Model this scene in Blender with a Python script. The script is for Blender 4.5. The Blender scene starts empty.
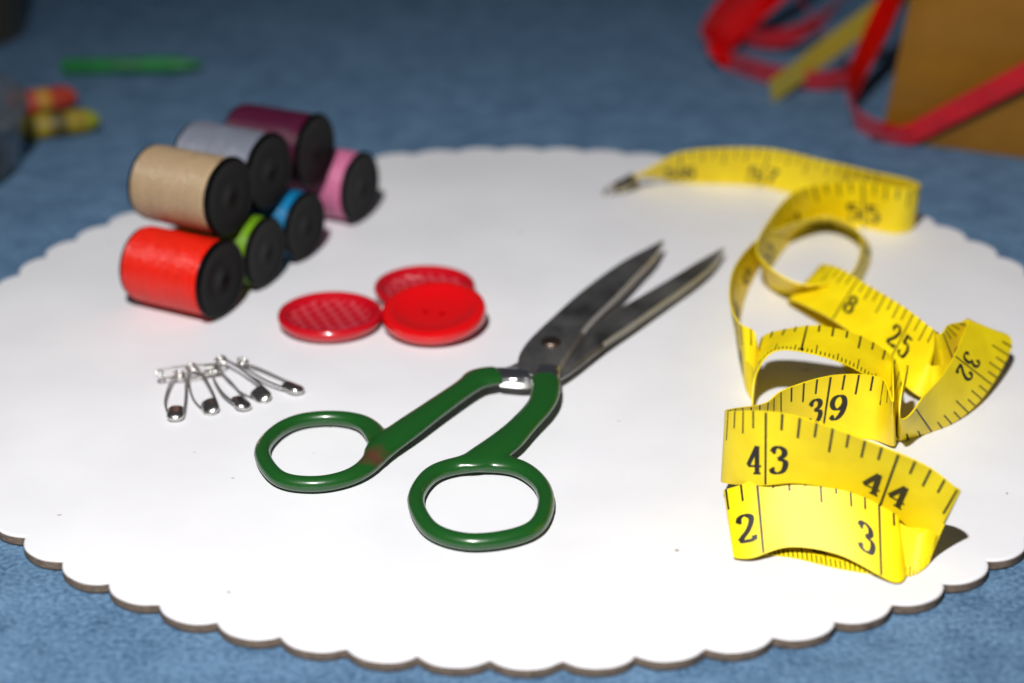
import bpy, bmesh, math, random, bisect
from mathutils import Vector, Matrix, Quaternion
random.seed(4)
S=0.01   # everything is modelled in centimetres, converted to metres at the end
sc=bpy.context.scene
col=sc.collection

# ------------------------------------------------------------ helpers
def mat(name,color,rough=.5,metal=0,**kw):
    m=bpy.data.materials.new(name);m.use_nodes=True
    b=m.node_tree.nodes['Principled BSDF']
    b.inputs['Base Color'].default_value=(*color,1)
    b.inputs['Roughness'].default_value=rough
    b.inputs['Metallic'].default_value=metal
    for k,v in kw.items():
        b.inputs[k.replace('_',' ')].default_value=v
    return m
def nodes(m): return m.node_tree.nodes,m.node_tree.links,m.node_tree.nodes['Principled BSDF']
def noise_color(m,c1,c2,scale,detail=4,lo=.35,hi=.65,stretch=(1,1,1)):
    n,l,b=nodes(m)
    tc=n.new('ShaderNodeTexCoord');mp=n.new('ShaderNodeMapping');mp.inputs['Scale'].default_value=stretch
    t=n.new('ShaderNodeTexNoise');t.inputs['Scale'].default_value=scale*100;t.inputs['Detail'].default_value=detail
    r=n.new('ShaderNodeValToRGB');r.color_ramp.elements[0].position=lo;r.color_ramp.elements[1].position=hi
    r.color_ramp.elements[0].color=(*c1,1);r.color_ramp.elements[1].color=(*c2,1)
    l.new(tc.outputs['Object'],mp.inputs[0]);l.new(mp.outputs[0],t.inputs['Vector']);l.new(t.outputs['Fac'],r.inputs[0])
    l.new(r.outputs[0],b.inputs['Base Color'])
    return r
def noise_bump(m,scale,dist,strength=.5,detail=4,stretch=(1,1,1)):
    n,l,b=nodes(m)
    tc=n.new('ShaderNodeTexCoord');mp=n.new('ShaderNodeMapping');mp.inputs['Scale'].default_value=stretch
    t=n.new('ShaderNodeTexNoise');t.inputs['Scale'].default_value=scale*100;t.inputs['Detail'].default_value=detail
    bp=n.new('ShaderNodeBump');bp.inputs['Strength'].default_value=strength;bp.inputs['Distance'].default_value=dist*S
    l.new(tc.outputs['Object'],mp.inputs[0]);l.new(mp.outputs[0],t.inputs['Vector']);l.new(t.outputs['Fac'],bp.inputs['Height'])
    l.new(bp.outputs[0],b.inputs['Normal'])
    return bp
def mesh_obj(name,verts,faces,mats=(),fm=None,smooth=True,parent=None):
    me=bpy.data.meshes.new(name)
    me.from_pydata([tuple(v) for v in verts],[],faces)
    for m in mats: me.materials.append(m)
    if fm:
        for p,i in zip(me.polygons,fm): p.material_index=i
    for p in me.polygons: p.use_smooth=smooth
    me.update()
    o=bpy.data.objects.new(name,me);col.objects.link(o)
    if parent: o.parent=parent
    return o
def fixn(o):
    bm=bmesh.new();bm.from_mesh(o.data);bmesh.ops.remove_doubles(bm,verts=bm.verts,dist=1e-5)
    bmesh.ops.recalc_face_normals(bm,faces=bm.faces);bm.to_mesh(o.data);bm.free()
def bake(o):
    dg=bpy.context.evaluated_depsgraph_get();dg.update()
    me=bpy.data.meshes.new_from_object(o.evaluated_get(dg));old=o.data;nm=old.name
    o.modifiers.clear();o.data=me;bpy.data.meshes.remove(old);me.name=nm
def bevel(o,w,seg=2,ang=35):
    b=o.modifiers.new('b','BEVEL');b.width=w;b.segments=seg;b.limit_method='ANGLE';b.angle_limit=math.radians(ang)
    bake(o)
def sharp(o,ang=35):
    me=o.data
    for p in me.polygons:p.use_smooth=True
    me.set_sharp_from_angle(angle=math.radians(ang))
def empty(name,loc,label,cat,group=None):
    e=bpy.data.objects.new(name,None);e.empty_display_size=.5;e.location=loc;col.objects.link(e)
    tag(e,label,cat,group);return e
def tag(e,label,cat,group=None):
    e['label']=label;e['category']=cat
    if group:e['group']=group
def cr(P,closed=False,n=8):
    """catmull-rom through list of tuples"""
    out=[];N=len(P);V=[Vector(p) for p in P]
    rng=range(N) if closed else range(N-1)
    for i in rng:
        if closed: p0,p1,p2,p3=V[(i-1)%N],V[i],V[(i+1)%N],V[(i+2)%N]
        else: p0,p1,p2,p3=V[max(i-1,0)],V[i],V[i+1],V[min(i+2,N-1)]
        for k in range(n):
            t=k/n
            out.append(.5*((2*p1)+(p2-p0)*t+(2*p0-5*p1+4*p2-p3)*t*t+(3*p1-p0-3*p2+p3)*t**3))
    if not closed: out.append(V[-1].copy())
    return out
def sweep(path,ra,rb,n=14,closed=False,up=Vector((0,0,1))):
    vs=[];fs=[];N=len(path)
    for i,p in enumerate(path):
        a=path[(i-1)%N] if (closed or i>0) else p
        b=path[(i+1)%N] if (closed or i<N-1) else p
        t=(b-a).normalized()
        s=t.cross(up)
        if s.length<1e-4: s=Vector((1,0,0))
        s.normalize();u=s.cross(t).normalized()
        A=ra[i] if isinstance(ra,list) else ra;B=rb[i] if isinstance(rb,list) else rb
        for k in range(n):
            th=2*math.pi*k/n
            vs.append(p+s*A*math.cos(th)+u*B*math.sin(th))
    M=N if closed else N-1
    for i in range(M):
        for k in range(n):
            j=(i+1)%N
            fs.append((i*n+k,i*n+(k+1)%n,j*n+(k+1)%n,j*n+k))
    if not closed:
        fs.append(tuple(range(n))[::-1]);fs.append(tuple((N-1)*n+k for k in range(n)))
    return vs,fs
def lathe(prof,n=64,axis='Z'):
    """prof list of (r,h)"""
    vs=[];fs=[]
    for (r,h) in prof:
        for k in range(n):
            a=2*math.pi*k/n
            v=(r*math.cos(a),r*math.sin(a),h)
            if axis=='X': v=(h,r*math.cos(a),r*math.sin(a))
            vs.append(v)
    for i in range(len(prof)-1):
        for k in range(n):
            fs.append((i*n+k,i*n+(k+1)%n,(i+1)*n+(k+1)%n,(i+1)*n+k))
    if prof[0][0]>1e-6: fs.append(tuple(range(n))[::-1])
    if prof[-1][0]>1e-6: fs.append(tuple((len(prof)-1)*n+k for k in range(n)))
    return vs,fs
def lathe_obj(name,prof,m,n=64,axis='Z',parent=None,sh=40):
    v,f=lathe(prof,n,axis);o=mesh_obj(name,v,f,[m],parent=parent);fixn(o);sharp(o,sh);return o
def cat(*parts):
    vs=[];fs=[]
    for v,f in parts:
        b=len(vs);vs+=list(v);fs+=[tuple(i+b for i in q) for q in f]
    return vs,fs

# ------------------------------------------------------------ table cloth
GZ=-.25
m_cloth=mat('blue_felt',(.1,.22,.4),.95)
m_cloth.node_tree.nodes['Principled BSDF'].inputs['Specular IOR Level'].default_value=.1
n,l,b=nodes(m_cloth)
tc=n.new('ShaderNodeTexCoord')
t1=n.new('ShaderNodeTexNoise');t1.inputs['Scale'].default_value=800;t1.inputs['Detail'].default_value=8;t1.inputs['Roughness'].default_value=.65
t2=n.new('ShaderNodeTexNoise');t2.inputs['Scale'].default_value=110;t2.inputs['Detail'].default_value=4
mx=n.new('ShaderNodeMath');mx.operation='MULTIPLY_ADD';mx.inputs[1].default_value=.72
ml=n.new('ShaderNodeMath');ml.operation='MULTIPLY';ml.inputs[1].default_value=.28
r=n.new('ShaderNodeValToRGB');r.color_ramp.elements[0].position=.36;r.color_ramp.elements[1].position=.61
r.color_ramp.elements[0].color=(.042,.096,.18,1);r.color_ramp.elements[1].color=(.165,.29,.45,1)
bp=n.new('ShaderNodeBump');bp.inputs['Distance'].default_value=.0009;bp.inputs['Strength'].default_value=1
l.new(tc.outputs['Object'],t1.inputs['Vector']);l.new(tc.outputs['Object'],t2.inputs['Vector'])
l.new(t2.outputs['Fac'],ml.inputs[0]);l.new(t1.outputs['Fac'],mx.inputs[0]);l.new(ml.outputs[0],mx.inputs[2])
l.new(mx.outputs[0],r.inputs[0]);l.new(r.outputs[0],b.inputs['Base Color'])
l.new(t1.outputs['Fac'],bp.inputs['Height']);l.new(bp.outputs[0],b.inputs['Normal'])
g=mesh_obj('ground',[(-120,-40,GZ),(120,-40,GZ),(120,220,GZ),(-120,220,GZ)],[(0,1,2,3)],[m_cloth])
g['kind']='structure';g['label']='table top covered with mottled blue felt cloth';

# ------------------------------------------------------------ cake board
m_white=mat('white_coated_card',(.8,.8,.81),.6)
rw=noise_color(m_white,(.685,.685,.715),(.745,.745,.77),.35,5,.3,.7)
noise_bump(m_white,9,.006,.35)
# sparse tiny specks of dust and fibre in the paper
n,l,b=nodes(m_white)
tc=n.new('ShaderNodeTexCoord');ns=n.new('ShaderNodeTexNoise');ns.inputs['Scale'].default_value=260;ns.inputs['Detail'].default_value=1
rs_=n.new('ShaderNodeValToRGB');rs_.color_ramp.elements[0].position=.79;rs_.color_ramp.elements[1].position=.83
mxx=n.new('ShaderNodeMix');mxx.data_type='RGBA';mxx.inputs['B'].default_value=(.36,.33,.30,1)
l.new(tc.outputs['Object'],ns.inputs['Vector']);l.new(ns.outputs['Fac'],rs_.inputs[0]);l.new(rs_.outputs[0],mxx.inputs['Factor'])
l.new(rw.outputs[0],mxx.inputs['A']);l.new(mxx.outputs['Result'],b.inputs['Base Color'])
m_edge=mat('grey_board_core',(.22,.17,.13),.9)
noise_color(m_edge,(.08,.058,.042),(.26,.19,.14),6,5,.3,.7,(1,1,6))
BC=Vector((.27,43.2,0));R=14.1;NS=66;PER=14
def ring(off,z,jit=True):
    o=[]
    for i in range(NS*PER):
        a=2*math.pi*i/(NS*PER)
        ph=(i%PER)/PER
        w=1-(abs(2*ph-1))**2.4
        rr=R+.28*w+off+.02*math.sin(i//PER*2.3)
        o.append((BC.x+rr*math.cos(a),BC.y+rr*math.sin(a),z))
    return o
N=NS*PER
vt=ring(-.07,-.0)+ring(-.02,-.012)+ring(.0,-.035)
top=mesh_obj('top_sheet',vt,[tuple(range(N))]+[(k,N+k,N+(k+1)%N,(k+1)%N) for k in range(N)]+[(N+k,2*N+k,2*N+(k+1)%N,N+(k+1)%N) for k in range(N)],[m_white],smooth=False)
ve=ring(.0,-.035)+ring(.018,-.07)+ring(-.005,-.12)+ring(.014,-.18)+ring(-.01,GZ+.004)
fe=[]
for q in range(4):
    fe+=[(q*N+k,(q+1)*N+k,(q+1)*N+(k+1)%N,q*N+(k+1)%N) for k in range(N)]
fe.append(tuple(range(4*N,5*N))[::-1])
edge=mesh_obj('cardboard_core',ve,fe,[m_edge])
cb=empty('cake_board',(0,0,0),'round white scalloped cardboard cake board lying on blue cloth','cake board')
top.parent=cb;edge.parent=cb
for o in (top,edge):
    bm=bmesh.new();bm.from_mesh(o.data);bmesh.ops.recalc_face_normals(bm,faces=bm.faces)
    bm.to_mesh(o.data);bm.free()
if top.data.polygons[0].normal.z<0: top.data.flip_normals()

# ------------------------------------------------------------ tape measure
# rows: lower edge x y, offset to the upper edge dx dy, upper edge z  (1/100 cm); lower edge z in ZA
RAW="""358 5431 7 -146 81,464 5422 -12 -115 123,569 5418 1 -88 139,748 5392 12 -78 145,898 5281 22 -78 144,1039 5240 -12 -92 136,1136 5159 -14 -87 140,1148 5056 -9 -65 151,1086 5010 -9 -54 156,994 5056 -25 -46 156,859 5072 -53 -74 137,740 4854 -51 -86 131,681 4645 -45 -97 126,755 4565 -32 -130 96,878 4598 -33 -133 91,967 4761 -50 -128 91,993 4965 -56 -129 87,883 5080 -26 -142 80,731 4890 -48 -126 95,624 4611 -48 -105 118,564 4298 -35 -70 145,553 4045 -22 -10 162,560 3950 5 80 140,550 3885 30 150 75,559 3914 33 162 110,599 3911 44 158 133,680 3858 35 161 165,768 3837 41 159 148,837 3822 50 157 98,846 3743 49 156 62,876 3762 -37 -112 116,997 3839 -84 -81 117,1100 3952 -106 -65 129,1197 4123 -125 -55 153,1172 4144 -118 -91 160,1122 4105 -103 -75 162,1066 4035 -70 -55 165,1024 3985 -45 -10 165,978 3945 10 80 130,922 3960 76 106 127,877 4089 77 126 125,807 4251 80 134 115,747 4382 91 125 107,715 4470 94 130 75,722 4500 105 120 25,780 4380 85 130 40,800 4150 85 130 40,848 3900 40 145 40,850 3724 -29 -69 157,802 3767 6 -19 164,702 3767 9 -10 164,606 3719 -13 -27 162,547 3650 -6 -26 163,478 3560 -12 -20 195,438 3463 2 2 223,502 3361 -8 9 275,579 3343 1 -33 285,679 3328 2 -58 268,776 3294 25 -54 220,826 3258 44 -28 166,822 3226 30 60 150,768 3190 22 140 75,655 3218 6 154 50,560 3262 2 155 45,488 3272 -10 150 50,444 3256 -8 150 72,478 3244 -6 134 100,555 3261 0 115 142,649 3230 2 122 136,744 3163 14 142 88,775 3190 -2 140 90"""
ZA={0:.05,1:.05,23:.2,24:.9,25:1.5,26:1.67,27:1.42,28:.9,29:.4,32:.2,33:.6,34:.9,35:.6,36:.3,37:.05,38:.05,39:.3,40:.5,41:.6,42:.5,43:.3,44:.03,45:.02,46:.02,48:.1,53:.3,54:.6,55:1.1,56:1.25,57:1.1,58:.7,59:.15,60:.02,65:.04,66:.1,67:.25,68:.25,69:.05,70:.05}
A=[];B=[]
for i,s in enumerate(RAW.split(',')):
    x,y,dx,dy,zb=[float(q)/100 for q in s.split()]
    a=Vector((x,y,ZA.get(i,0)+.02));A.append(a);B.append(Vector((x+dx,y+dy,zb)))
W=1.65;SUB=14
Ac=cr(A,n=SUB);Bc=cr(B,n=SUB)
for i in range(len(Ac)):
    d=(Bc[i]-Ac[i]).normalized()
    Bc[i]=Ac[i]+d*W
    for v in (Ac,Bc):
        if v[i].z<.02: v[i].z=.02
C=[(a+b)/2 for a,b in zip(Ac,Bc)]
L=[0]
for i in range(1,len(C)): L.append(L[-1]+(C[i]-C[i-1]).length)
NRM=[]
for i in range(len(C)):
    du=(C[min(i+1,len(C)-1)]-C[max(i-1,0)]).normalized();dv=(Bc[i]-Ac[i]).normalized()
    NRM.append(du.cross(dv).normalized())
TH=.018
def taper(i):
    t=min(1,L[i]/1.2);return .5*(1-(.3+.7*t))
vs=[];fs=[];fm=[]
for i in range(len(C)):
    k=taper(i);a=Ac[i].lerp(Bc[i],k);b=Bc[i].lerp(Ac[i],k)
    n_=NRM[i]*TH
    vs+=[a+n_,a.lerp(b,.5)+n_,b+n_,b-n_,a.lerp(b,.5)-n_,a-n_]
for i in range(len(C)-1):
    for k in range(6):
        fs.append((i*6+k,i*6+(k+1)%6,(i+1)*6+(k+1)%6,(i+1)*6+k))
fs.append((0,1,2,3,4,5));e=(len(C)-1)*6;fs.append((e+5,e+4,e+3,e+2,e+1,e))
fm=[0]*len(fs)
def at(s):
    s=max(0,min(L[-1]-1e-4,s));i=min(max(bisect.bisect_right(L,s)-1,0),len(L)-2)
    t=(s-L[i])/max(1e-6,L[i+1]-L[i]);return i,t
def SP(s,v,side):
    i,t=at(s);a=Ac[i].lerp(Ac[i+1],t);b=Bc[i].lerp(Bc[i+1],t);n_=NRM[i].lerp(NRM[i+1],t).normalized()
    return a.lerp(b,v/W)+n_*side*(TH+.006)
def quad(pts,side):
    b=len(vs)
    for (s,v) in pts: vs.append(SP(s,v,side))
    fs.append(tuple(range(b,b+len(pts))));fm.append(1)
def tick(s,v0,v1,w,side):
    quad([(s-w,v0),(s+w,v0),(s+w,v1),(s-w,v1)],side)
def ell(cx,cy,rx,ry,n=24): return [(cx+rx*math.cos(2*math.pi*k/n),cy+ry*math.sin(2*math.pi*k/n)) for k in range(n+1)]
def sm(P): return [(p.x,p.y) for p in cr([(x,y,0) for x,y in P],n=6)]
six=[(.5,.84),(.4,.97),(.25,.92),(.12,.68),(.08,.35),(.15,.08),(.3,0),(.47,.08),(.53,.3),(.45,.5),(.3,.56),(.16,.47),(.1,.33)]
G={' ':[],'0':[ell(.3,.5,.23,.48)],
'1':[[(.31,1),(.31,0)],[(.13,.84),(.31,.99)],[(.12,.02),(.5,.02)]],
'2':[sm([(.1,.72),(.13,.9),(.3,.99),(.48,.88),(.5,.7),(.36,.42),(.2,.24),(.06,.06)]),[(.05,.08),(.55,.08)],[(.05,.03),(.55,.03)],[(.54,.02),(.56,.2)]],
'3':[sm([(.1,.8),(.16,.94),(.3,.99),(.46,.88),(.46,.68),(.28,.54)]),sm([(.28,.54),(.5,.46),(.53,.27),(.45,.07),(.27,.01),(.12,.07),(.08,.2)])],
'4':[[(.41,0),(.41,1)],[(.41,.98),(.03,.3)],[(.02,.28),(.58,.28)],[(.26,.02),(.56,.02)]],
'5':[[(.15,.98),(.12,.54)],[(.14,.94),(.5,.94)],[(.14,.9),(.48,.9)],sm([(.12,.54),(.3,.63),(.48,.53),(.53,.33),(.45,.08),(.27,.01),(.12,.06),(.08,.18)])],
'6':[sm(six)],'9':[sm([(.6-x,1-y) for x,y in six])],
'7':[[(.05,.94),(.55,.94)],[(.05,.9),(.55,.9)],sm([(.53,.92),(.33,.5),(.25,0)])],
'8':[ell(.3,.75,.18,.23),ell(.3,.26,.22,.25)]}
for k_ in G:
    new=[]
    for st in G[k_]:
        if len(st)==2:
            st=[(st[0][0]+(st[1][0]-st[0][0])*q/8,st[0][1]+(st[1][1]-st[0][1])*q/8) for q in range(9)]
        new.append(st)
    G[k_]=new
BALL={'2':[(.14,.73)],'3':[(.15,.78),(.13,.2)],'5':[(.13,.17)],'6':[(.46,.83)],'9':[(.14,.17)]}
def glyph(ch,s0,v0,w,h,side,rot):
    def m(x,y):
        X=x/.6*w;Y=y*h
        if rot: X=w-X;Y=h-Y
        return (s0+X*side,v0+Y)
    for st in G[ch]:
        for i in range(len(st)-1):
            (x0,y0),(x1,y1)=st[i],st[i+1]
            if math.hypot(x1-x0,y1-y0)<1e-5: continue
            def hw(j):
                a=st[max(j-1,0)];b_=st[min(j+1,len(st)-1)];ax,ay=b_[0]-a[0],b_[1]-a[1]
                return .038+.06*abs(ay)/max(1e-6,math.hypot(ax,ay)),(ax,ay)
            (h0,d0),(h1,d1)=hw(i),hw(i+1)
            def off(d,hh):
                q=max(1e-6,math.hypot(*d));return (-d[1]/q*hh,d[0]/q*hh)
            o0,o1=off(d0,h0),off(d1,h1)
            quad([m(x0+o0[0],y0+o0[1]),m(x1+o1[0],y1+o1[1]),m(x1-o1[0],y1-o1[1]),m(x0-o0[0],y0-o0[1])],side)
    for (x,y) in BALL.get(ch,[]):
        quad([m(x+.07*math.cos(k*.7854),y+.055*math.sin(k*.7854)) for k in range(8)],side)
def rs(rw):
    f=rw*SUB;i=int(f);i=min(i,len(L)-2);return L[i]+(L[i+1]-L[i])*(f-i)
DW,DH=.39,.62
def number(txt,s,side,rot,v0=.27):
    d=side
    if len(txt)==2:
        l_,r_=(txt[0],txt[1]) if not rot else (txt[1],txt[0])
        glyph(l_,s-d*(DW+.09),v0,DW,DH,side,rot);glyph(r_,s+d*.09,v0,DW,DH,side,rot)
    else:
        glyph(txt,s-d*(DW+.13),v0,DW,DH,side,rot)
IN=2.54
def inch_seg(r0,r1,side,anchor,num,over={},rot=False,v0=.27):
    s0,s1=rs(r0),rs(r1);sa=rs(anchor)
    k0=math.ceil((s0-sa)/(IN/8));k1=math.floor((s1-sa)/(IN/8))
    for k in range(k0,k1+1):
        s=sa+k*IN/8
        if k%8==0:
            tick(s,.02,W-.02,.026,side)
            nn=num+(k//8)*side*(-1 if rot else 1)
            t=over.get(k//8,str(nn))
            if t and s-s0>-.1 and s1-s>-.1: number(t,s,side,rot,v0 if not rot else W-v0-DH)
        else:
            h=.66 if k%4==0 else (.50 if k%2==0 else .38)
            if rot: tick(s,.0,h,.024,side)
            else: tick(s,W-h,W-.0,.024,side)
def mm_seg(r0,r1,side,edgeb=False):
    s0,s1=rs(r0),rs(r1);k=0;s=s0
    while s<s1:
        h=.5 if k%10==0 else (.34 if k%5==0 else .2)
        if edgeb: tick(s,W-h,W,.014,side)
        else: tick(s,0,h,.014,side)
        s+=.1 if not edgeb else .15875;k+=1
inch_seg(1.3,5.3,1,3.0,57);
inch_seg(6.2,13,-1,8.9,55)
inch_seg(13,22,-1,17,51); inch_seg(13,22,1,17,10)
inch_seg(23.2,29.5,1,28.35,40,over={0:'',-1:'',-2:'',1:''})
inch_seg(30,33.6,1,32.2,32,over={-1:'',1:''},rot=True)
inch_seg(33.8,37.8,-1,36.2,26,over={0:' 8',-1:'',1:''})
inch_seg(38.6,44.6,-1,39.75,25,over={1:' 8'},v0=.46)
mm_seg(39,43,1);mm_seg(48,53,1);mm_seg(54,59,-1);mm_seg(65,70,-1);mm_seg(24,29,-1);mm_seg(23.5,29,1)
inch_seg(48,53.5,-1,50.1,39,v0=.5)
inch_seg(54,59.6,1,55.15,43,v0=.26)
mm_seg(59.5,65,-1)
s_=rs(62.2);number('12',s_,-1,True,.3)
inch_seg(65.2,70,1,66.35,2,v0=.34)
m_tape=mat('yellow_vinyl',(.86,.66,.01),.46,Specular_IOR_Level=.35)
noise_color(m_tape,(.80,.60,.002),(.90,.70,.004),1.2,4)
noise_bump(m_tape,14,.004,.25)
m_ink=mat('black_print',(.006,.005,.004),.5)
tape=empty('tape_measure',(0,0,0),'yellow tailor tape measure loosely coiled on white board','tape measure')
band=mesh_obj('tape_band',vs,fs,[m_tape,m_ink],fm,parent=tape)
sharp(band,40)
m_brass=mat('aged_brass_clip',(.30,.26,.18),.35,1)
def boxmesh(cx,cy,cz,sx,sy,sz):
    v=[(cx+i*sx/2,cy+j*sy/2,cz+k*sz/2) for i in (-1,1) for j in (-1,1) for k in (-1,1)]
    f=[(0,1,3,2),(4,6,7,5),(0,4,5,1),(2,3,7,6),(0,2,6,4),(1,5,7,3)]
    return v,f
clip=mesh_obj('end_clip',*cat(boxmesh(-.3,0,0,.7,.42,.06),sweep([Vector((-.8,0,0))+Vector((.22*math.cos(a),.14*math.sin(a),0)) for a in [2*math.pi*k/20 for k in range(20)]],.04,.04,8,True)),[m_brass],parent=tape)
fixn(clip);bevel(clip,.02)
c0=(Ac[0]+Bc[0])/2
clip.location=c0+Vector((.05,-.02,-.05));clip.rotation_euler=(math.radians(30),math.radians(-22),math.radians(18))

# ------------------------------------------------------------ scissors
m_green=mat('green_enamel',(.010,.080,.012),.3,Coat_Weight=.35,Coat_Roughness=.15)
noise_bump(m_green,5,.012,.3)
n,l,b=nodes(m_green)
tc=n.new('ShaderNodeTexCoord');nz=n.new('ShaderNodeTexNoise');nz.inputs['Scale'].default_value=500
vm=n.new('ShaderNodeVectorMath');vm.operation='DISTANCE';vm.inputs[1].default_value=(-.0302,.3625,.0045)
ad=n.new('ShaderNodeMath');ad.operation='MULTIPLY_ADD';ad.inputs[1].default_value=.006
r=n.new('ShaderNodeValToRGB');r.color_ramp.elements[0].position=.0050;r.color_ramp.elements[1].position=.0054
r.color_ramp.elements[0].color=(.09,.03,.018,1);r.color_ramp.elements[1].color=(.008,.070,.010,1)
l.new(tc.outputs['Object'],vm.inputs[0]);l.new(tc.outputs['Object'],nz.inputs['Vector']);l.new(nz.outputs['Fac'],ad.inputs[0]);l.new(vm.outputs['Value'],ad.inputs[2])
l.new(ad.outputs[0],r.inputs[0]);l.new(r.outputs[0],b.inputs['Base Color'])
m_blade=mat('steel_blade',(.33,.33,.35),.36,.92)
noise_color(m_blade,(.15,.145,.14),(.56,.55,.53),1.1,7,.3,.7,(1,.6,1))
noise_bump(m_blade,30,.004,.5,3,(1,1,1))
m_ground=mat('ground_steel_edge',(.66,.65,.64),.4,.8)
m_chrome=mat('chrome_neck',(.8,.8,.82),.2,1)
m_screw=mat('dark_bronze_screw',(.2,.15,.12),.4,1)
sci=empty('scissors',(0,0,0),'open scissors with green painted handles and steel blades','scissors')
def handle(name,ringp,ringw,armp,arm_w,armz):
    rp=cr([(x,y,.20) for x,y in ringp],True,8)
    rwid=[v.x for v in cr([(w,0,0) for w in ringw],True,8)]
    r_=sweep(rp,rwid,.175,16,True)
    ap=cr([(x,y,z) for (x,y),z in zip(armp,armz)],False,8)
    aw=[v.x for v in cr([(w,0,0) for w in arm_w],False,8)]
    ah=[.17]*len(ap)
    a_=sweep(ap,aw,ah,16,False)
    o=mesh_obj(name,*cat(r_,a_),[m_green],parent=sci)
    fixn(o)
    m=o.modifiers.new('r','REMESH');m.mode='VOXEL';m.voxel_size=.04;m.use_smooth_shade=True
    s=o.modifiers.new('s','SMOOTH');s.factor=.5;s.iterations=20
    bake(o)
    if not o.data.materials: o.data.materials.append(m_green)
    return o
ringL=[(-5.47,36.65),(-5.3,37.6),(-4.8,38.2),(-4.0,38.35),(-3.32,38.05),(-2.95,37.2),(-3.04,36.3),(-3.48,35.6),(-4.2,35.3),(-4.97,35.55)]
ringR=[(-2.0,34.45),(-1.9,35.3),(-1.54,35.9),(-.8,36.2),(.07,36.05),(.58,35.35),(.71,34.45),(.47,33.5),(-.14,33.05),(-.95,32.95),(-1.64,33.4)]
handle('handle',ringL,[.19,.18,.18,.19,.24,.28,.27,.22,.2,.2],[(-3.0,36.3),(-2.84,36.85),(-2.38,37.55),(-1.75,38.5),(-1.05,39.55),(-.75,39.95),(-.3,40.12)],[.26,.38,.39,.34,.32,.42,.4],[.22,.25,.31,.36,.4,.42,.42])
handle('handle',ringR,[.19,.2,.24,.28,.25,.2,.19,.2,.21,.21,.2],[(-1.3,36.05),(-.75,36.25),(-.22,36.85),(.22,37.65),(.66,38.6),(.78,39.3),(.78,39.95)],[.16,.40,.42,.35,.34,.36,.35],[.22,.26,.32,.36,.42,.46,.46])
def blade(name,pairs,zt,zb,tip,par=sci):
    P=cr([(a[0],a[1],0) for a,_ in pairs]+[(tip[0],tip[1],0)],False,4)
    E=cr([(b_[0],b_[1],0) for _,b_ in pairs]+[(tip[0],tip[1],0)],False,4)
    P=P[:-1];E=E[:-1]
    v=[];f=[];fm=[];k=6;nn=len(P)
    for i,(p,e) in enumerate(zip(P,E)):
        m=p.lerp(e,.91)
        s=p.lerp(e,.05)
        v+=[Vector((s.x,s.y,zt)),Vector((m.x,m.y,zt)),Vector((e.x,e.y,zb+.03)),Vector((e.x,e.y,zb)),Vector((p.x,p.y,zb)),Vector((p.x,p.y,zt-.02))]
    for i in range(nn-1):
        for j in range(k):
            f.append((i*k+j,i*k+(j+1)%k,(i+1)*k+(j+1)%k,(i+1)*k+j));fm.append(1 if (j==1 and i>nn*.42) else 0)
    v.append(Vector((tip[0],tip[1],(zt+zb)/2)));ti=len(v)-1
    for j in range(k): f.append(((nn-1)*k+j,(nn-1)*k+(j+1)%k,ti));fm.append(1 if j==1 else 0)
    f.append(tuple(range(k)));fm.append(0)
    o=mesh_obj(name,v,f,[m_blade,m_ground],fm,parent=par)
    bm=bmesh.new();bm.from_mesh(o.data);bmesh.ops.recalc_face_normals(bm,faces=bm.faces);bm.to_mesh(o.data);bm.free()
    sharp(o,12);return o
blade('blade',[((.55,39.9),(1.05,39.9)),((.26,40.15),(1.14,40.25)),((.14,40.75),(1.34,40.95)),((.36,41.75),(1.64,41.85)),((1.01,43.25),(1.99,42.9)),((1.88,45.05),(2.68,44.4)),((2.90,46.8),(3.38,46.05)),((3.62,47.75),(3.87,47.22))],.52,.42,(4.2,48.42))
blade('blade',[((-.36,40.55),(-.28,39.75)),((0,40.75),(.37,39.65)),((.6,41.5),(.95,39.95)),((1.22,42.15),(1.42,40.5)),((1.97,42.92),(2.24,41.88)),((2.77,44.12),(3.02,43.05)),((3.6,45.23),(3.93,44.46)),((4.4,46.32),(4.77,45.77)),((5.07,47.25),(5.39,46.9))],.40,.28,(5.85,48.2))
nk=sweep(cr([(-.5,40.1,.42),(-.1,40.12,.42),(.25,40.1,.41),(.42,40.1,.38)],n=4),[.36]*4+[.33]*4+[.27]*5,[.13]*13,14)
o=mesh_obj('neck',*nk,[m_chrome],parent=sci);fixn(o)
nk=sweep(cr([(.8,39.6,.5),(.82,39.95,.52),(.84,40.2,.5),(.85,40.4,.47)],n=4),[.3]*8+[.3]*5,[.1]*13,14)
o=mesh_obj('neck',*nk,[m_chrome],parent=sci);fixn(o)
o=lathe_obj('pivot_screw',[(0,-.3),(.25,-.3),(.25,.06),(.22,.09),(.13,.11),(0,.11)],m_screw,32,parent=sci);o.location=(.95,41.7,.5)
bb=mesh_obj('tmp',*boxmesh(0,0,.12,.6,.05,.08));bb.location=o.location;bb.rotation_euler=(0,0,.7)
bo=o.modifiers.new('x','BOOLEAN');bo.object=bb;bo.operation='DIFFERENCE';bake(o);bpy.data.objects.remove(bb);sharp(o,30)

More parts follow.
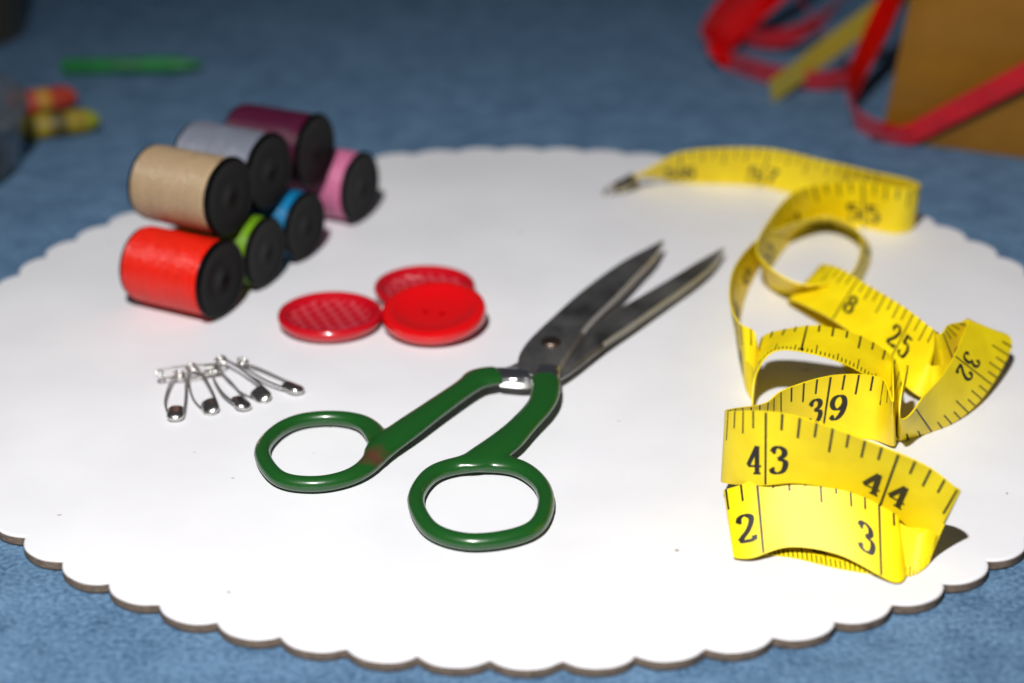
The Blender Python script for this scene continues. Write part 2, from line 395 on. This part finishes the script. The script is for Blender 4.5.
# ------------------------------------------------------------ spools
m_black=mat('black_plastic',(.0015,.0015,.002),.38,Specular_IOR_Level=.13)
noise_bump(m_black,6,.006,.2)
def thread_mat(name,c):
    m=mat(name,c,.36,Specular_IOR_Level=.5);n,l,b=nodes(m)
    tc=n.new('ShaderNodeTexCoord');w=n.new('ShaderNodeTexWave');w.wave_type='BANDS';w.bands_direction='X'
    w.inputs['Scale'].default_value=360;w.inputs['Distortion'].default_value=1.8;w.inputs['Detail'].default_value=2;w.inputs['Detail Scale'].default_value=2
    mp=n.new('ShaderNodeMapping');mp.inputs['Rotation'].default_value=(0,0,.07)
    r=n.new('ShaderNodeValToRGB');r.color_ramp.elements[0].color=(*[q*.5 for q in c],1);r.color_ramp.elements[1].color=(*[min(1,q*1.15) for q in c],1)
    r.color_ramp.elements[1].position=.6
    bp=n.new('ShaderNodeBump');bp.inputs['Distance'].default_value=.0003;bp.inputs['Strength'].default_value=1
    l.new(tc.outputs['Object'],mp.inputs[0]);l.new(mp.outputs[0],w.inputs['Vector']);l.new(w.outputs['Fac'],r.inputs[0]);l.new(r.outputs[0],b.inputs['Base Color'])
    l.new(w.outputs['Fac'],bp.inputs['Height']);l.new(bp.outputs[0],b.inputs['Normal'])
    return m
hl=1.28
fl=[(0,hl-.03),(.12,hl-.03),(.15,hl-.015),(.5,hl-.03),(.82,hl-.03),(.92,hl-.005),(.98,hl-.01),(1.03,hl-.05),(1.04,hl-.11),(.98,hl-.16),(.5,hl-.17),(.5,hl-.4),(0,hl-.4)]
fl2=[(min(r_,.94),-h) for r_,h in fl]
def thread_prof(seed):
    rn=random.Random(seed);p=[(.5,-1.25)]
    for i in range(0,49):
        x=-1.23+2.36*i/48;e=min(1,(1-abs(x+.05)/1.19)*10)
        p.append((.90+.09*max(0,e)**.5+rn.uniform(-.007,.007),x))
    p.append((.5,1.15));return p
d=Vector((.89,-.46,0)).normalized();p_=Vector((.46,.89,0)).normalized();base=Vector((-7.33,44.35,0))
sp=[('red',(1.0,.014,.002),0,0,1.04,1,'glossy bright red thread spool lying on the white board'),
('lime green',(.17,.36,.010),2.13,-.12,.97,.93,'lime green thread spool lying between red and blue spools'),
('turquoise',(.004,.20,.44),4.25,-.22,.97,.93,'turquoise blue thread spool lying behind the green one'),
('pink',(.70,.19,.36),7.33,-.36,1.04,1,'pink thread spool lying at the end of the row'),
('beige',(.47,.33,.19),1.085,-.38,2.85,1,'beige thread spool stacked on the red and green spools'),
('grey blue',(.20,.215,.275),3.22,-.58,2.83,1,'pale grey blue thread spool stacked in the upper row'),
('plum',(.08,.005,.03),5.83,-.86,2.54,1,'dark plum thread spool stacked at the back of the pile')]
for i,(nm,c,u,a,z,scl,lab) in enumerate(sp):
    e=empty('thread_spool',(0,0,0),lab,'thread spool','stacked spools of sewing thread')
    e.location=base+p_*u+d*(a-hl*scl)+Vector((0,0,z));e.rotation_euler=(0,0,math.atan2(d.y,d.x)+[0,.03,-.02,.02,.0,-.02,.03][i]);e.scale=(scl,)*3
    lathe_obj('thread',thread_prof(i),thread_mat(nm.replace(' ','_')+'_thread',c),64,'X',e)
    lathe_obj('flange',fl,m_black,64,'X',e)
    lathe_obj('flange',fl2,m_black,64,'X',e)

# ------------------------------------------------------------ buttons
def holes(o,pos,r_):
    for (x,y) in pos:
        v,f=lathe([(0,-1),(r_,-1),(r_,1),(0,1)],16);t=mesh_obj('tmp',v,f);fixn(t);t.location=o.location;t.rotation_euler=o.rotation_euler
        t.data.transform(Matrix.Translation((x,y,0)))
        b=o.modifiers.new('h','BOOLEAN');b.object=t;b.operation='DIFFERENCE'
    tmp=[m.object for m in o.modifiers];bake(o)
    for t in tmp:bpy.data.objects.remove(t)
    sharp(o,35)
def lattice_mat(name,c1,c2,scale):
    m=mat(name,c1,.22,Coat_Weight=.5);n,l,b=nodes(m)
    tc=n.new('ShaderNodeTexCoord');ws=[]
    for rot,sc_ in ((.70,1),(-.40,.85)):
        mp=n.new('ShaderNodeMapping');mp.inputs['Rotation'].default_value=(0,0,rot)
        w=n.new('ShaderNodeTexWave');w.wave_type='BANDS';w.inputs['Scale'].default_value=scale*sc_;w.inputs['Distortion'].default_value=.8;w.inputs['Detail'].default_value=1;w.inputs['Detail Scale'].default_value=.7
        l.new(tc.outputs['Object'],mp.inputs[0]);l.new(mp.outputs[0],w.inputs['Vector'])
        r=n.new('ShaderNodeValToRGB');r.color_ramp.elements[0].position=.90;r.color_ramp.elements[1].position=.985
        l.new(w.outputs['Fac'],r.inputs[0]);ws.append(r)
    m2=n.new('ShaderNodeMath');m2.operation='MAXIMUM';l.new(ws[0].outputs[0],m2.inputs[0]);l.new(ws[1].outputs[0],m2.inputs[1])
    ln=n.new('ShaderNodeVectorMath');ln.operation='LENGTH';l.new(tc.outputs['Object'],ln.inputs[0])
    lt=n.new('ShaderNodeMath');lt.operation='LESS_THAN';lt.inputs[1].default_value=.0106;l.new(ln.outputs['Value'],lt.inputs[0])
    m3=n.new('ShaderNodeMath');m3.operation='MULTIPLY';l.new(m2.outputs[0],m3.inputs[0]);l.new(lt.outputs[0],m3.inputs[1])
    r=n.new('ShaderNodeValToRGB');r.color_ramp.elements[0].color=(*c1,1);r.color_ramp.elements[1].color=(*c2,1)
    bp=n.new('ShaderNodeBump');bp.inputs['Distance'].default_value=.0003;bp.inputs['Strength'].default_value=.7
    l.new(m3.outputs[0],r.inputs[0]);l.new(r.outputs[0],b.inputs['Base Color']);l.new(m3.outputs[0],bp.inputs['Height']);l.new(bp.outputs[0],b.inputs['Normal'])
    return m
m_lat=lattice_mat('carved_red_plastic',(.48,.003,.011),(.66,.09,.12),118)
m_red=mat('glossy_red_plastic',(.60,.002,.004),.14,Coat_Weight=.6)
noise_bump(m_red,2.5,.01,.15)
prof_l=[(0,0),(1.0,0),(1.2,.06),(1.31,.18),(1.33,.29),(1.30,.37),(1.23,.40),(1.15,.37),(1.07,.27),(.98,.22),(.5,.18),(0,.17)]
prof_s=[(0,0),(1.0,0),(1.2,.06),(1.31,.18),(1.33,.30),(1.29,.40),(1.2,.45),(1.09,.45),(.98,.40),(.84,.32),(.55,.27),(0,.255)]
o=lathe_obj('sewing_button',prof_l,m_lat,72,sh=60);o.location=(-4.60,43.85,.01)
tag(o,'round red button with carved lattice pattern flat on board','button','red sewing buttons')
o=lathe_obj('sewing_button',prof_l,m_lat,72,sh=60);o.location=(-2.28,45.6,.01);o.rotation_euler=(0,0,1.0)
tag(o,'red lattice patterned button partly beneath a glossy button','button','red sewing buttons')
o=lathe_obj('sewing_button',prof_s,m_red,72,sh=60);o.location=(-1.95,43.65,.20);o.rotation_euler=(math.radians(8.5),0,-.3)
holes(o,[(.22,0),(-.22,0)],.085)
tag(o,'smooth glossy red two hole button leaning on another','button','red sewing buttons')

# ------------------------------------------------------------ safety pins
m_pin=mat('bright_nickel_pin',(.66,.65,.62),.28,1)
def pin_parts():
    loop=[Vector((.0+.115*math.cos(a),.115*math.sin(a),.014*a)) for a in [math.pi*.5+k*math.pi/8 for k in range(0,25)]]
    w1=cr([(loop[0].x,loop[0].y,.02),(.5,.17,.02),(1.2,.19,.0),(1.75,.18,0)],n=5)
    w2=cr([(loop[-1].x,-.115,.07),(.5,-.21,.05),(1.2,-.25,.02),(1.78,-.14,.0)],n=5)
    wires=cat(sweep(loop,.032,.032,8),sweep(w1,.032,.032,8),sweep(w2,.028,.028,8))
    v=[];nn=14;M=10
    for i in range(M+1):
        t=i/M;x=1.52+.5*t
        wd=.22*(1-.2*(1-t))*(math.sqrt(max(0,1-max(0,(t-.45)/.55)**2.4)));h=.1*math.sqrt(max(.0,1-max(0,(t-.6)/.4)**2))
        wd=max(wd,.012);h=max(h,.008)
        for k in range(nn):
            a=2*math.pi*k/nn;ca,sa=math.cos(a),math.sin(a)
            v.append(Vector((x,wd*math.copysign(abs(ca)**.9,ca)+.01,h*math.copysign(abs(sa)**.9,sa))))
    f=[(i*nn+k,i*nn+(k+1)%nn,(i+1)*nn+(k+1)%nn,(i+1)*nn+k) for i in range(M) for k in range(nn)]
    f.append(tuple(range(nn))[::-1]);f.append(tuple(M*nn+k for k in range(nn)))
    return wires,(v,f)
wires,cap=pin_parts()
pins=[((-7.9,40.55),(-7.68,38.42),.11),((-7.6,40.8),(-6.85,38.75),.18),((-7.1,40.85),(-6.15,39.0),.12),((-6.95,41.15),(-5.65,39.4),.22),((-6.5,41.25),(-4.95,39.85),.12),((-8.35,40.45),(-7.05,40.85),.3)]
first=None
for i,(a,b_,z) in enumerate(pins):
    e=empty('safety_pin',(a[0],a[1],z),'small silver closed safety pin fanned out on white board' if i<5 else 'small silver safety pin laid across the fanned pins','safety pin','bunch of small silver safety pins')
    e.rotation_euler=((0,.35,-.25,.45,-.2,1.1)[i],(0,.05,0,.07,0,.06)[i],math.atan2(b_[1]-a[1],b_[0]-a[0]))
    e.scale=(.7,)*3 if i==5 else (1.05,)*3
    if first is None:
        w=mesh_obj('wire',*wires,[m_pin],parent=e);fixn(w);c_=mesh_obj('clasp',*cap,[m_pin],parent=e);fixn(c_);sharp(c_,50);first=(w,c_)
    else:
        for q in first:
            k=q.copy();k.parent=e;col.objects.link(k)

# ------------------------------------------------------------ gift box and ribbons
m_card=mat('golden_card',(.33,.17,.03),.3,Specular_IOR_Level=.6)
noise_color(m_card,(.17,.07,.004),(.29,.13,.009),.25,4,.3,.7)
box=empty('gift_box',(12.0,58.95,GZ),'golden brown cardboard gift box tied with red ribbon','box')
box.rotation_euler=(0,0,math.radians(-23))
bv,bf=boxmesh(7,5,3.4,14,10,6.8)
bv=[(x+(.75 if (z>1 and x<7) else 0)-(.75 if (z>1 and x>7) else 0),y+(.3 if (z>1 and y<5) else 0),z) for x,y,z in bv]
w=mesh_obj('box_body',bv,bf,[m_card],parent=box);bevel(w,.06);sharp(w)
w=mesh_obj('lid',*boxmesh(7,5.1,7.6,12.9,10.1,2),[m_card],parent=box);bevel(w,.06);sharp(w)
m_rib=mat('red_satin',(.72,.001,.002),.2,Specular_IOR_Level=1,Coat_Weight=1,Coat_Roughness=.15)
noise_bump(m_rib,.8,.2,.8,1,(1,1,1))
m_rib2=mat('olive_gold_satin',(.55,.43,.05),.32)
def ribbon(name,pts,wid,m,label,straight=False):
    if straight:
        Q=[]
        for p,q in zip(pts[:-1],pts[1:]):
            for k in (0,.15,.5,.85): Q.append(tuple(p[j]+(q[j]-p[j])*k for j in range(4)))
        pts=Q+[pts[-1]]
    P=cr([p[:3] for p in pts],n=8);tws=[v.x for v in cr([(p[3],0,0) for p in pts],n=8)]
    v=[];f=[]
    for i,p in enumerate(P):
        t=(P[min(i+1,len(P)-1)]-P[max(i-1,0)]).normalized()
        s=t.cross(Vector((0,0,1))).normalized();u=s.cross(t).normalized()
        a=math.radians(tws[i]);dr=s*math.cos(a)+u*math.sin(a);nr=t.cross(dr).normalized()
        for q,k in ((-1,1),(-.33,1),(.33,1),(1,1),(1,-1),(.33,-1),(-.33,-1),(-1,-1)):
            x=p+dr*wid/2*q+nr*(.012*k); x.z=max(x.z,GZ+.01); v.append(x)
    for i in range(len(P)-1):
        for k in range(8): f.append((i*8+k,i*8+(k+1)%8,(i+1)*8+(k+1)%8,(i+1)*8+k))
    f.append(tuple(range(8)));f.append(tuple(range(len(v)-8,len(v)))[::-1])
    o=mesh_obj(name,v,f,[m]);fixn(o);sharp(o,50)
    tag(o,label,'ribbon','loose satin ribbons by the box')
    return o
ribbon('ribbon',[(11.0,77.5,3.4,60),(9.3,73.2,1.6,60),(7.3,69.2,.35,65),(7.5,67.2,.2,70),(9.2,64.6,.25,60),(11.2,63.8,.3,55),(12.6,64.6,.7,50),(14.5,68.5,3,60)],.95,m_rib,'looped red satin ribbon lying loose on blue cloth')
ribbon('ribbon',[(9.2,77,4,55),(9.8,73.5,2.6,60),(11.6,67,.6,55),(12.3,65,.2,45)],1.0,m_rib,'red satin ribbon end curling down onto cloth')
ribbon('ribbon',[(13.6,78,4.4,60),(10.8,72.0,2.1,60),(8.0,68.6,.6,55),(7.4,66.6,.2,45)],.95,m_rib,'slack red satin ribbon crossing the other loops')
ribbon('ribbon',[(7.6,70.4,.2,50),(9.8,68.6,.4,60),(11.8,68.9,1.3,60),(13.4,71,2.8,60),(14.6,73.5,4.2,60)],.9,m_rib,'red satin ribbon strand rising towards the box')
ribbon('ribbon',[(14.0,65.5,6,68),(13.05,64,3.4,68),(12.1,62.6,1.9,70),(11.3,61.0,.8,75),(11.25,59.9,.3,70),(11.9,58.9,.1,60),(12.7,58.3,.15,50)],1.0,m_rib,'red satin ribbon falling steeply beside the box')
ribbon('ribbon',[(11.6,58.5,-.05,40),(12.75,58.05,.25,62),(18.8,55.3,5.0,76)],.8,m_rib,'red satin ribbon stretched diagonally across the box',True)
ribbon('ribbon',[(8.9,62.8,.15,80),(10.6,64.0,1.05,80),(13.4,65.4,2.75,80),(16,66.8,4.4,80)],1.0,m_rib2,'olive gold satin ribbon strip beside red ribbons')

# ------------------------------------------------------------ crayons, pen, tubs
def stick(label,cat_,c1,c2,a,b_,r_,tipc):
    a=Vector(a);b_=Vector(b_);Lg=(b_-a).length
    e=empty(cat_.replace(' ','_'),a,label,cat_)
    e.rotation_euler=(0,0,math.atan2(b_.y-a.y,b_.x-a.x))
    m1=mat('wax_'+cat_,c1,.45);m2=mat('wrap_'+cat_,c2,.6);noise_color(m2,c2,tuple(q*.75 for q in c2),1.5)
    lathe_obj('shaft',[(0,0),(r_*.92,0),(r_,.05),(r_,Lg*.80),(r_*.97,Lg*.82)],m2,24,'X',e)
    lathe_obj('tip',[(0,Lg*.818),(r_*.93,Lg*.818),(r_*.9,Lg*.86),(r_*.35,Lg*.99),(0,Lg)],m1,24,'X',e)
    lathe_obj('band',[(r_*1.015,Lg*.35),(r_*1.03,Lg*.36),(r_*1.03,Lg*.55),(r_*1.015,Lg*.56)],mat('band_'+cat_,tipc,.5),24,'X',e)
    return e
stick('short orange red wax crayon lying on blue cloth','wax crayon',(.5,.04,.01),(.42,.035,.012),(-16.8,61.3,.17),(-14.9,62.4,.17),.42,(.42,.2,.02))
stick('short olive yellow wax crayon lying on blue cloth','wax crayon',(.24,.28,.015),(.30,.22,.008),(-15.9,58.9,.17),(-13.6,59.9,.17),.42,(.08,.06,.01))
stick('green marker pen lying on blue cloth','marker pen',(.003,.15,.03),(.003,.19,.035),(-16.2,66.2,.05),(-11.2,66.5,.05),.3,(.003,.13,.03))
m_tub=mat('smoky_plastic',(.75,.8,.85),.15,Transmission_Weight=.95,IOR=1.2)
def tub(loc,r_,h,label,m):
    e=empty('plastic_tub',loc,label,'tub')
    lathe_obj('tub_wall',[(0,0),(r_*.9,0),(r_*.93,.1),(r_,h),(r_-.12,h),(r_*.93-.12,.2),(0,.2)],m,64,'Z',e)
    lathe_obj('rim',[(r_-.14,h+.004),(r_-.16,h+.15),(r_+.1,h+.2),(r_+.16,h+.05),(r_+.12,h-.2),(r_+.02,h-.2)],m,64,'Z',e)
tub((-19.15,56.0,GZ),4.0,2.0,'round smoky clear plastic tub on the blue cloth',m_tub)
m_tub2=mat('dark_amber_plastic',(.05,.045,.03),.3)
tub((-22.0,71.5,GZ),3.4,7,'dark brownish round tub standing on blue cloth',m_tub2)

# ------------------------------------------------------------ centimetres -> metres
SM=Matrix.Scale(S,4)
for me in bpy.data.meshes: me.transform(SM)
for o in bpy.data.objects: o.location=o.location*S

# ------------------------------------------------------------ camera, lights
cam=bpy.data.cameras.new('Camera');co=bpy.data.objects.new('Camera',cam);col.objects.link(co);sc.camera=co
co.location=(0,0,.20);co.rotation_euler=(math.radians(65),0,0)
cam.sensor_width=36;cam.lens=1900/1024*36;cam.clip_start=.01;cam.clip_end=20
cam.dof.use_dof=True;cam.dof.focus_distance=.405;cam.dof.aperture_fstop=8.5
l_=bpy.data.lights.new('flash','SPOT');l_.energy=20.5;l_.color=(1,.985,.97);l_.shadow_soft_size=.011
l_.spot_size=math.radians(70);l_.spot_blend=1.0
o=bpy.data.objects.new('flash',l_);o.location=(-.06,.03,.46);col.objects.link(o)
dv=Vector((.01,.375,0))-Vector(o.location);o.rotation_euler=dv.to_track_quat('-Z','Y').to_euler()
w=bpy.data.worlds.new('World');sc.world=w;w.use_nodes=True
w.node_tree.nodes['Background'].inputs[0].default_value=(.84,.87,1,1)
w.node_tree.nodes['Background'].inputs[1].default_value=.045
sc.view_settings.view_transform='Standard';sc.view_settings.look='None';sc.view_settings.exposure=0
